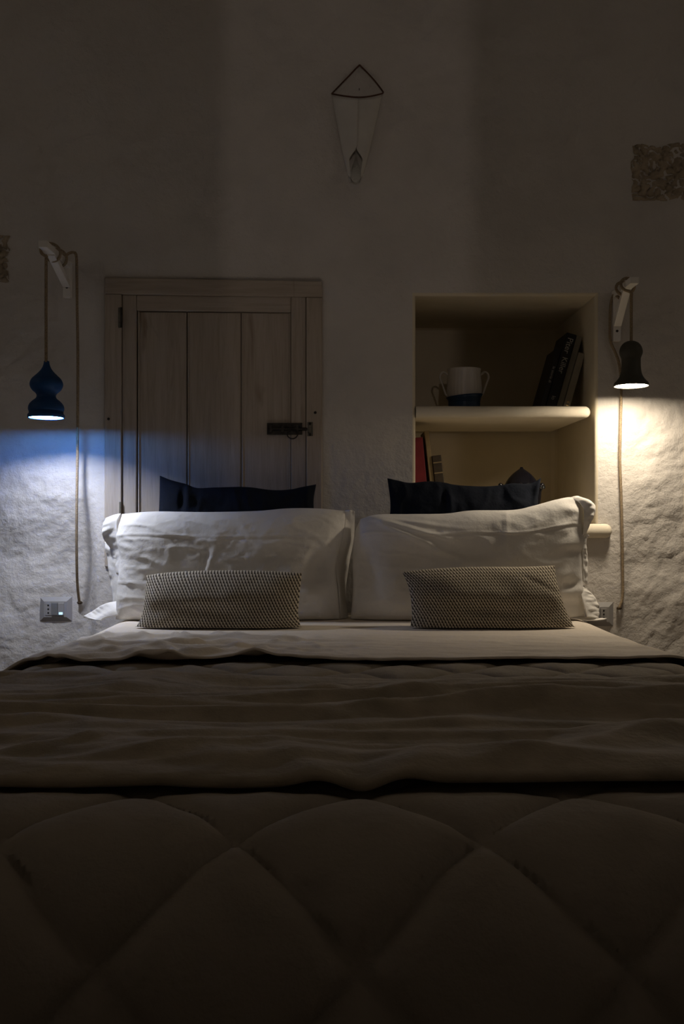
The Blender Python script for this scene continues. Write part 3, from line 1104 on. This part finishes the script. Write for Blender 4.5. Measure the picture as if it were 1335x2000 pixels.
def quilt():
    s = np.linspace(-1.10, 1.10, 330)
    v = np.linspace(-1.36, 0.62, 290)
    Sg, Vg = np.meshgrid(s, v)
    x, dzs = side_profile(Sg)
    r = 0.13
    th = np.clip((Vg - 0.08) / r, 0, math.pi / 2)
    Y = np.where(Vg < 0.08, 1.0 - Vg, 0.92 - r * np.sin(th))
    dzf = -r * (1 - np.cos(th)) - np.clip(Vg - 0.08 - r * math.pi / 2, 0, None)
    Y = Y - 0.06 * np.clip(Vg - 0.08 - r * math.pi / 2, 0, None)
    z = zq(Y) + dzs + dzf
    Pt = np.stack([x, Y, z], -1)
    N = normals(Pt)
    N *= np.sign(N[5, 160, 2])
    a = (Sg + BX - 0.015) / (QW / 2)
    b = Vg / QH
    wob = 0.05 * noise2(Sg * 9, Vg * 9, 3)
    p1 = np.abs(np.sin(math.pi * (a + b + wob) / 2))
    p2 = np.abs(np.sin(math.pi * (a - b + wob) / 2))
    puff = (1 - np.exp(-p1 * 4.6)) * (1 - np.exp(-p2 * 4.6))
    seam = np.exp(-(np.minimum(p1, p2) / 0.05) ** 2)
    # plump at the foot and in the strip behind the throw, pressed flat under throw and sheet
    A = np.interp(Vg, [-1.4, -1.12, -1.02, -0.86, -0.80, -0.765, -0.02, 0.04, 1.0], [0.006, 0.007, 0.013, 0.015, 0.011, 0.005, 0.0045, 0.017, 0.019])
    d = A * puff - 0.003 * seam
    # soft gathers that fan out from the stitching
    fan = noise2(a * 4.0 + 2 * np.sin(b * 1.3), b * 1.1, 13)
    d = d + 0.0012 * fan * (1 - puff) * 1.5 + 0.0018 * noise2(Sg * 26, Vg * 9, 17) * puff
    Pt = Pt + N * d[..., None]
    Pt[..., 2] = np.maximum(Pt[..., 2], 0.05)
    return cloth('quilt', Pt, M['quilt'], None, 0.0)


tag(quilt(), 'taupe diamond-stitched quilt hanging over the foot of the bed', 'quilt')


# --- plush throw across the middle of the bed
def throw_height(X, Yn, t):
    """Folds running across the bed; t = 0 at the front hem, 1 at the back edge."""
    warp = 0.30 * noise2(X * 1.3, t * 1.6, 4)
    f = 0.017 * fbm(X * 0.95 + 3, t * 4.6 + warp * 2.2 + 0.35 * X, 2, 61)
    f += 0.0150 * np.clip(ridge(X * 0.8, t * 3.4 + warp * 2 - 0.3 * X, 64) - 0.45, 0, 1) * 2
    f += 0.0085 * np.clip(ridge(X * 1.1 + 5, t * 7.0 + warp * 3 + 0.5 * X, 66) - 0.30, 0, 1) * 1.6
    f += 0.0070 * np.clip(ridge(X * 2.0 + 9, t * 5.2 - warp * 3 - 0.9 * X, 67) - 0.55, 0, 1) * 2
    f += 0.0022 * noise2(X * 5, t * 12, 65)
    return f


def plush_throw():
    s = np.linspace(-1.05, 1.05, 300)
    t = np.linspace(0, 1, 150)
    Sg, T = np.meshgrid(s, t)
    hem = 1.010 + 0.006 * noise2(s * 5, s * 0, 8) + 0.004 * np.sin(s * 7) - 0.010 * np.exp(-((s + BX - 0.02) / 0.04) ** 2)
    back = 1.775 + 0.012 * noise2(s * 2.5, s * 0 + 4, 12)
    Y = hem[None, :] + (back - hem)[None, :] * T
    x, dzs = side_profile(Sg, XB + 0.004, RB + 0.004)
    z = zq(Y) + dzs
    Pt = np.stack([x, Y, z], -1)
    N = normals(Pt)
    N *= np.sign(N[5, 150, 2])
    lift = 0.0115 + np.maximum(0, 0.004 + throw_height(Sg, Y, T)) * sstep(1.0, 0.86, T) * (0.25 + 0.75 * sstep(0.0, 0.10, T))
    roll = 0.005 * np.exp(-((T - 0.03) / 0.035) ** 2)                 # plump folded hem at the front
    lift = lift + roll * (1 + 0.5 * noise2(Sg * 8, T, 19))
    # the hem is pinched up in the middle, two ridges run into the pinch
    Xd = Sg + BX - 0.02
    lift += 0.006 * np.exp(-((np.abs(Xd) - 0.045 - 0.10 * T * 3) / 0.025) ** 2) * sstep(0.30, 0.0, T)
    lift -= 0.005 * np.exp(-(Xd / 0.022) ** 2) * sstep(0.22, 0.0, T)
    lift = np.maximum(lift, 0.0110)
    Pt = Pt + N * lift[..., None]
    # turn the front edge down to the quilt
    Pt[0, :, 2] -= 0.004
    Pt[..., 2] = np.maximum(Pt[..., 2], 0.08)
    return cloth('throw_blanket', Pt, M['throw'], None, 0.006)


tag(plush_throw(), 'brown plush throw blanket crumpled across the middle of the bed', 'blanket')


# --- turned-down sheet
def zs(Y):
    return np.interp(Y, [1.95, 2.02, 2.12, 2.3, 2.5, 2.7, 3.2], [0.597, 0.597, 0.594, 0.588, 0.582, 0.579, 0.577])


EDGE_PX = [-1.30, -0.66, -0.60, -0.47, -0.40, -0.33, -0.22, -0.12, 0.0, 0.15, 0.30, 0.45, 0.60, 0.70, 1.30]
EDGE_Y = [2.06, 2.02, 2.00, 2.005, 1.995, 2.030, 2.060, 2.030, 2.010, 2.020, 2.030, 2.050, 2.045, 2.030, 1.99]


def top_sheet():
    s = np.linspace(-1.12, 1.12, 360)
    t = np.r_[np.linspace(0, 0.35, 70), np.linspace(0.35, 1, 70)[1:]]
    Sg, T = np.meshgrid(s, t)
    e = np.interp(s, EDGE_PX, EDGE_Y)
    ker = np.exp(-np.linspace(-2, 2, 15) ** 2)
    e = np.convolve(np.r_[[e[0]] * 7, e, [e[-1]] * 7], ker / ker.sum(), 'valid')
    e = e + 0.005 * noise2(s * 9, s * 0, 23)
    Y = e[None, :] + (3.14 - e)[None, :] * T
    x, dzs = side_profile(Sg, XB + 0.022, RB + 0.002)
    z = zs(Y) + dzs
    Pt = np.stack([x, Y, z], -1)
    N = normals(Pt)
    N *= np.sign(N[100, 180, 2])
    free = sstep(2.62, 2.45, Y)
    left = sstep(0.15, -0.35, Sg) * sstep(-0.74, -0.58, Sg)
    d = free * 0.0035 * fbm(Sg * 2.4 + 0.8 * Y, Y * 13 + 1.2 * Sg, 3, 81)
    d = d + free * left * (0.017 * np.clip(ridge(Sg * 3.4 + 3.2 * Y, Y * 9 - 3.2 * Sg, 83) - 0.30, 0, 1)
                           + 0.009 * np.clip(ridge(Sg * 7 - 2 * Y, Y * 6 + 4 * Sg, 85) - 0.5, 0, 1) * 2)
    d = d + 0.0015 * noise2(Sg * 20, Y * 24, 86) * free
    # front hem stands off the quilt in slow waves
    lip = np.exp(-(T / 0.05) ** 2)
    d = d + lip * (0.0025 + 0.003 * noise2(Sg * 4, Sg * 0 + 2, 87))
    Pt = Pt + N * d[..., None]
    Pt[..., 2] = np.maximum(Pt[..., 2], 0.15)
    return cloth('bed_sheet', Pt, M['sheet'], None, 0.005)


tag(top_sheet(), 'cream cotton sheet turned down below the pillows', 'sheet')


# ------------------------------------------------------------------ pillows
BED_Z = 0.5855


def poly(pts, n):
    return smooth_curve([(a, b, 0) for a, b in pts], n)[:, :2]


def cushion(name, mat, top, bottom, left, right, yb, yt, T, nu=110, nv=80, pu=3.0, pv=4.0, ex=0.55, wr=None, parent=None, back=0.8, uvscale=None, zmin=BED_Z, edge_noise=0.0, sag=0.0):
    """Stuffed cushion. top/bottom run left to right, left/right run bottom to top, as seam pixels of its own leaning plane."""
    # denser sampling near the seam
    u = 0.5 - 0.5 * np.cos(np.linspace(0, math.pi, nu)); u = 0.55 * u + 0.45 * np.linspace(0, 1, nu)
    v = 0.5 - 0.5 * np.cos(np.linspace(0, math.pi, nv)); v = 0.55 * v + 0.45 * np.linspace(0, 1, nv)
    def samp(pts, t):
        c = poly(pts, 200)
        return np.stack([np.interp(t, np.linspace(0, 1, 200), c[:, k]) for k in (0, 1)], -1)
    B, Tp, L, R = samp(bottom, u), samp(top, u), samp(left, v), samp(right, v)
    U, V = np.meshgrid(u, v)
    c00, c10, c01, c11 = B[0], B[-1], Tp[0], Tp[-1]
    C = ((1 - V)[..., None] * B[None] + V[..., None] * Tp[None] + (1 - U)[..., None] * L[:, None] + U[..., None] * R[:, None]
         - ((1 - U) * (1 - V))[..., None] * c00 - (U * (1 - V))[..., None] * c10 - ((1 - U) * V)[..., None] * c01 - (U * V)[..., None] * c11)
    Yc = yb + (yt - yb) * V
    Yc = Yc + sag * np.sin(math.pi * U) * V
    px, py = C[..., 0], C[..., 1]
    x = (px - 667.5) * Yc / F
    z = CZ - (py - 1000) * Yc / F
    prof = np.clip((1 - np.abs(2 * U - 1) ** pu) * (1 - np.abs(2 * V - 1) ** pv), 0, 1) ** ex
    d = wr(U, V, x, z) if wr is not None else 0.0
    rim = sstep(0.0, 0.25, prof)
    yf = Yc - T * prof - d * (0.15 + 0.85 * rim)
    yk = Yc + T * back * prof
    z = np.maximum(z, zmin)
    front = np.stack([x, yf, z], -1).reshape(-1, 3)
    backv = np.stack([x, yk, z], -1).reshape(-1, 3)
    N = nu * nv
    faces = grid_faces(nu, nv)
    rim_idx = {}
    def is_rim(k):
        j, i = divmod(k, nu)
        return i == 0 or j == 0 or i == nu - 1 or j == nv - 1
    # back sheet shares the seam
    remap = np.arange(N) + N
    remap = np.where([is_rim(k) for k in range(N)], np.arange(N), remap)
    fb = [tuple(int(remap[q]) for q in reversed(f)) for f in faces]
    uvs = None
    if uvscale is not None:
        uu = U * uvscale[0]
        vv = V * uvscale[1]
        one = np.stack([uu, vv], -1).reshape(-1, 2)
        uvs = np.vstack([one, one])
    o = mesh(name, np.vstack([front, backv]), faces + fb, mat, parent, True, uvs)
    return o


def line_ridge(d, w):
    return np.exp(-(d / w) ** 2)


def loft(name, curves, mat, parent, n=60, m=16, thick=0.0025, wob=0.0, seed=0):
    """Loose cloth strip through several edge curves given as (px, py, depth)."""
    cs_ = [smooth_curve(c, n) for c in curves]
    rows = np.stack(cs_, 0)                                  # k, n, 3
    V = np.stack([smooth_curve(rows[:, j], m) for j in range(n)], 1)      # m, n, 3
    Yd = V[..., 2]
    x = (V[..., 0] - 667.5) * Yd / F
    z = CZ - (V[..., 1] - 1000) * Yd / F
    if wob:
        g = np.linspace(0, 1, m)[:, None] * np.ones((1, n))
        hh = np.ones((m, 1)) * np.linspace(0, 1, n)[None]
        Yd = Yd + wob * g * noise2(hh * 9, g * 1.5, seed)
    z = np.maximum(z, BED_Z - 0.001)
    o = mesh(name, np.stack([x, Yd, z], -1).reshape(-1, 3), grid_faces(n, m), mat, parent)
    md = o.modifiers.new('thickness', 'SOLIDIFY')
    md.thickness = thick
    md.offset = 0
    return o


# --- navy pillows against the wall
def wr_navy(seed, dents):
    def f(U, V, x, z):
        d = 0.004 * fbm(U * 5, V * 3, 3, seed)
        for (u0, v0, su, sv, a) in dents:
            d = d + a * np.exp(-((U - u0) / su) ** 2 - ((V - v0) / sv) ** 2)
        d = d + 0.004 * np.clip(ridge(U * 7 + V * 2, V * 2.2 - U * 2, seed + 2) - 0.5, 0, 1) * 2
        return d
    return f


nv1 = cushion('pillow', M['navy'], [(312, 929), (335, 938), (362, 945), (385, 953), (420, 952), (480, 951), (530, 957), (565, 956), (590, 951), (617, 946)],
              [(316, 1190), (460, 1192), (612, 1190)], [(316, 1190), (308, 1060), (311, 980), (312, 929)], [(612, 1190), (618, 1060), (612, 985), (617, 946)],
              3.095, 3.125, 0.050, 100, 70, 4, 4, 0.6, wr_navy(5, [(0.16, 0.86, 0.02, 0.10, -0.016), (0.21, 0.90, 0.03, 0.06, 0.012), (0.40, 0.86, 0.05, 0.1, -0.006), (0.85, 0.9, 0.05, 0.06, -0.006)]))
tag(nv1, 'dark navy pillow in front of the cupboard door', 'pillow', 'navy pillows against the wall')
nv2 = cushion('pillow', M['navy'], [(756, 934), (775, 938), (800, 943), (835, 940), (865, 942), (890, 947), (940, 950), (975, 948), (1000, 944), (1030, 945), (1044, 941), (1056, 933)],
              [(762, 1190), (900, 1192), (1050, 1190)], [(762, 1190), (756, 1060), (762, 990), (756, 934)], [(1050, 1190), (1056, 1060), (1050, 985), (1052, 960), (1056, 933)],
              3.075, 3.10, 0.036, 100, 70, 4, 4, 0.6, wr_navy(15, [(0.36, 0.88, 0.02, 0.07, -0.014), (0.40, 0.84, 0.025, 0.08, 0.014), (0.75, 0.9, 0.04, 0.08, -0.006), (0.93, 0.93, 0.03, 0.05, -0.006)]))
tag(nv2, 'dark navy pillow under the niche, in front of the ceramic bud', 'pillow', 'navy pillows against the wall')


# --- white pillows
def wr_white_left(U, V, x, z):
    d = 0.006 * fbm(U * 3.0, V * 2.2, 3, 33)
    hv = 0.80 - 0.05 * U                         # ironing fold across
    d = d + 0.0020 * line_ridge(V - hv, 0.008) - 0.0012 * line_ridge(V - hv + 0.020, 0.010)
    d = d + 0.0035 * line_ridge(V - 0.36 + 0.02 * U, 0.009) * sstep(0.45, 0.2, U)
    d = d - 0.006 * line_ridge(U - 0.40 - 0.10 * (V - 0.5), 0.012) * sstep(0.75, 0.55, V)   # pull in the middle
    d = d + 0.004 * line_ridge(U - 0.425 - 0.10 * (V - 0.5), 0.010) * sstep(0.75, 0.55, V)
    # hollows towards the right-hand opening
    d = d - 0.030 * np.exp(-((U - 0.92) / 0.05) ** 2 - ((V - 0.50) / 0.13) ** 2)
    d = d - 0.018 * np.exp(-((U - 0.97) / 0.03) ** 2 - ((V - 0.14) / 0.13) ** 2)
    d = d + 0.012 * np.exp(-((U - 0.88) / 0.05) ** 2 - ((V - 0.27) / 0.08) ** 2)
    d = d + 0.0026 * np.clip(ridge(U * 5 + V * 5, V * 3 - U * 3, 35) - 0.55, 0, 1) * 2
    d = d + 0.0018 * np.clip(ridge(U * 9 - V * 3, V * 7 + U * 3, 37) - 0.6, 0, 1) * 2
    d = d + 0.006 * noise2(U * 16, V * 2.5, 38) * sstep(0.86, 0.98, U)
    d = d + 0.0035 * noise2(U * 5 + V * 4, V * 8, 39) * sstep(0.14, 0.02, U)
    return d


p1 = cushion('pillow', M['white_linen'], [(238, 1004), (300, 999), (400, 1000), (500, 998), (560, 993), (620, 993), (676, 998)],
             [(226, 1212), (340, 1215), (450, 1214), (560, 1213), (664, 1212)],
             [(226, 1212), (229, 1150), (234, 1090), (228, 1045), (238, 1004)],
             [(664, 1212), (660, 1160), (656, 1105), (670, 1050), (676, 998)],
             2.93, 3.005, 0.078, 130, 90, 5, 4.5, 0.5, wr_white_left)
tag(p1, 'white cotton pillow propped on the left side, below the cupboard door', 'pillow', 'white pillows propped on the bed')
loft('pillowcase_flange', [[(236, 1003, 3.00), (229, 1020, 2.985), (230, 1045, 2.97), (236, 1075, 2.96), (233, 1120, 2.95)],
                           [(222, 1006, 3.01), (214, 1024, 2.985), (216, 1050, 2.985), (226, 1078, 2.99), (229, 1120, 2.985)],
                           [(207, 1012, 3.03), (200, 1028, 3.005), (203, 1052, 3.02), (218, 1075, 3.03), (226, 1118, 3.02)]],
     M['white_linen'], p1, wob=0.012, seed=3)
loft('pillowcase_flange', [[(232, 1075, 2.975), (234, 1120, 2.965), (231, 1180, 2.955)],
                           [(215, 1062, 3.03), (222, 1120, 3.02), (228, 1185, 3.0)],
                           [(204, 1058, 3.07), (212, 1110, 3.06), (222, 1182, 3.03)]],
     M['white_linen'], p1, wob=0.008, seed=5)
loft('pillowcase_flange', [[(248, 1197, 2.925), (226, 1203, 2.912), (204, 1207, 2.905), (196, 1214, 2.90)],
                           [(242, 1190, 2.94), (218, 1193, 2.92), (196, 1204, 2.915), (186, 1215, 2.915)],
                           [(236, 1180, 2.955), (212, 1183, 2.945), (192, 1200, 2.955), (176, 1210, 2.945)],
                           [(232, 1174, 2.975), (204, 1180, 2.965), (184, 1192, 2.975), (163, 1204, 2.97)],
                           [(229, 1184, 2.995), (203, 1190, 2.99), (182, 1200, 2.995), (166, 1210, 2.99)]],
     M['white_linen'], p1, wob=0.005, seed=7)
loft('pillowcase_flange', [[(674, 997, 3.00), (670, 1045, 2.985), (655, 1100, 2.965), (661, 1150, 2.95), (664, 1211, 2.935)],
                           [(684, 996, 2.995), (681, 1050, 3.01), (668, 1105, 3.01), (668, 1160, 2.99), (672, 1211, 2.955)],
                           [(692, 999, 3.0), (690, 1052, 3.04), (681, 1100, 3.05), (674, 1160, 3.03), (680, 1212, 2.975)]],
     M['white_linen'], p1, wob=0.010, seed=9)


def wr_white_right(U, V, x, z):
    d = 0.006 * fbm(U * 3.0, V * 2.2, 3, 43)
    d = d + 0.0022 * line_ridge(V - 0.83 + 0.05 * U, 0.008) - 0.0013 * line_ridge(V - 0.81 + 0.05 * U, 0.010)
    d = d + 0.0035 * line_ridge(U - 0.64, 0.008) * sstep(0.6, 0.8, V)
    # long drag folds from the top-left corner
    for k, (sl, w, a) in enumerate(((0.62, 0.020, 0.010), (0.95, 0.022, 0.008), (0.34, 0.016, 0.006))):
        q = (1 - V) - sl * (U - 0.02)
        d = d + a * line_ridge(q, w) * sstep(0.02, 0.12, U) * sstep(0.55, 0.2, U)
    d = d - 0.020 * np.exp(-((U - 0.05) / 0.05) ** 2 - ((V - 0.42) / 0.20) ** 2)
    d = d - 0.012 * np.exp(-((U - 0.28) / 0.09) ** 2 - ((V - 0.50) / 0.18) ** 2)
    # gathers at the open right end
    d = d + 0.012 * noise2(U * 5, V * 9 + U * 3, 45) * sstep(0.82, 0.98, U)
    d = d + 0.0022 * np.clip(ridge(U * 5 + V * 4, V * 4 - U * 2, 47) - 0.55, 0, 1) * 2
    d = d - 0.016 * np.exp(-((U - 0.93) / 0.03) ** 2 - ((V - 0.30) / 0.05) ** 2)
    return d


p2 = cushion('pillow', M['white_linen'], [(703, 1014), (735, 1005), (800, 1004), (870, 1003), (920, 997), (1000, 996), (1040, 988), (1080, 977), (1112, 971), (1136, 974)],
             [(684, 1212), (800, 1216), (920, 1216), (1040, 1214), (1142, 1206)],
             [(684, 1212), (689, 1150), (688, 1080), (693, 1040), (703, 1014)],
             [(1142, 1206), (1138, 1160), (1136, 1100), (1140, 1040), (1136, 974)],
             2.93, 2.99, 0.075, 130, 90, 5, 4.5, 0.5, wr_white_right)
tag(p2, 'white cotton pillow propped on the right side, below the niche', 'pillow', 'white pillows propped on the bed')
loft('pillowcase_flange', [[(1112, 972, 2.985), (1134, 985, 2.955), (1140, 1010, 2.94), (1137, 1045, 2.945)],
                           [(1126, 969, 2.985), (1152, 980, 2.95), (1157, 1004, 2.945), (1143, 1042, 2.95)],
                           [(1134, 972, 3.02), (1160, 986, 3.01), (1159, 1008, 3.005), (1147, 1030, 2.99), (1144, 1048, 2.96)]],
     M['white_linen'], p2, wob=0.008, seed=13)
loft('pillowcase_flange', [[(1136, 1040, 2.945), (1137, 1090, 2.94), (1138, 1135, 2.935)],
                           [(1143, 1042, 2.96), (1144, 1090, 2.955), (1143, 1140, 2.95)],
                           [(1149, 1046, 2.99), (1143, 1060, 2.985), (1146, 1090, 2.985), (1146, 1143, 2.98)]],
     M['white_linen'], p2, wob=0.010, seed=15)
loft('pillowcase_flange', [[(1132, 1140, 2.93), (1136, 1170, 2.905), (1146, 1205, 2.89)],
                           [(1136, 1142, 2.945), (1150, 1168, 2.93), (1158, 1206, 2.905)],
                           [(1140, 1146, 2.965), (1160, 1166, 2.97), (1169, 1186, 2.965), (1168, 1207, 2.94)]],
     M['white_linen'], p2, wob=0.010, seed=17)
loft('pillowcase_flange', [[(1112, 1208, 2.90), (1140, 1211, 2.895), (1165, 1216, 2.90)],
                           [(1116, 1204, 2.92), (1145, 1206, 2.915), (1178, 1212, 2.92)],
                           [(1120, 1206, 2.95), (1150, 1207, 2.945), (1184, 1211, 2.95)]],
     M['white_linen'], p2, wob=0.004, seed=19)


# --- woven lumbar cushions
def wr_lumbar(seed, k):
    def f(U, V, x, z):
        d = 0.006 * fbm(U * 3.2, V * 1.8, 2, seed)
        d = d - 0.012 * np.exp(-((U - 0.48) / 0.18) ** 2 - ((V - 0.38 + 0.3 * (U - .5)) / 0.10) ** 2)
        d = d + 0.010 * np.exp(-((V - 0.60) / 0.16) ** 2)
        d = d - k * 0.010 * line_ridge(V - 0.9 + 1.3 * np.abs(U - 0.75), 0.05) * sstep(0.55, 0.8, U)
        return d
    return f


l1 = cushion('lumbar_pillow', M['weave'], [(286, 1124), (320, 1119), (380, 1115), (450, 1114), (520, 1115), (589, 1119)],
             [(262, 1231), (340, 1233), (430, 1237), (510, 1236), (590, 1235)],
             [(262, 1231), (276, 1204), (284, 1165), (286, 1124)], [(590, 1235), (582, 1200), (585, 1160), (589, 1119)],
             2.70, 2.79, 0.058, 120, 70, 4, 3.6, 0.55, wr_lumbar(90, 0.3), uvscale=(0.46, 0.22), zmin=0.5885)
tag(l1, 'small woven cream and brown lumbar cushion in front of the left white pillow', 'cushion', 'woven lumbar cushions')
l2 = cushion('lumbar_pillow', M['weave'], [(785, 1117), (830, 1112), (900, 1108), (960, 1107), (1020, 1107), (1082, 1105)],
             [(799, 1231), (880, 1235), (960, 1236), (1040, 1235), (1125, 1232)],
             [(799, 1231), (804, 1200), (798, 1150), (785, 1117)], [(1125, 1232), (1106, 1196), (1090, 1150), (1082, 1105)],
             2.70, 2.79, 0.058, 120, 70, 4, 3.6, 0.55, wr_lumbar(95, 0.35), uvscale=(0.46, 0.22), zmin=0.5885)
tag(l2, 'small woven cream and brown lumbar cushion in front of the right white pillow', 'cushion', 'woven lumbar cushions')
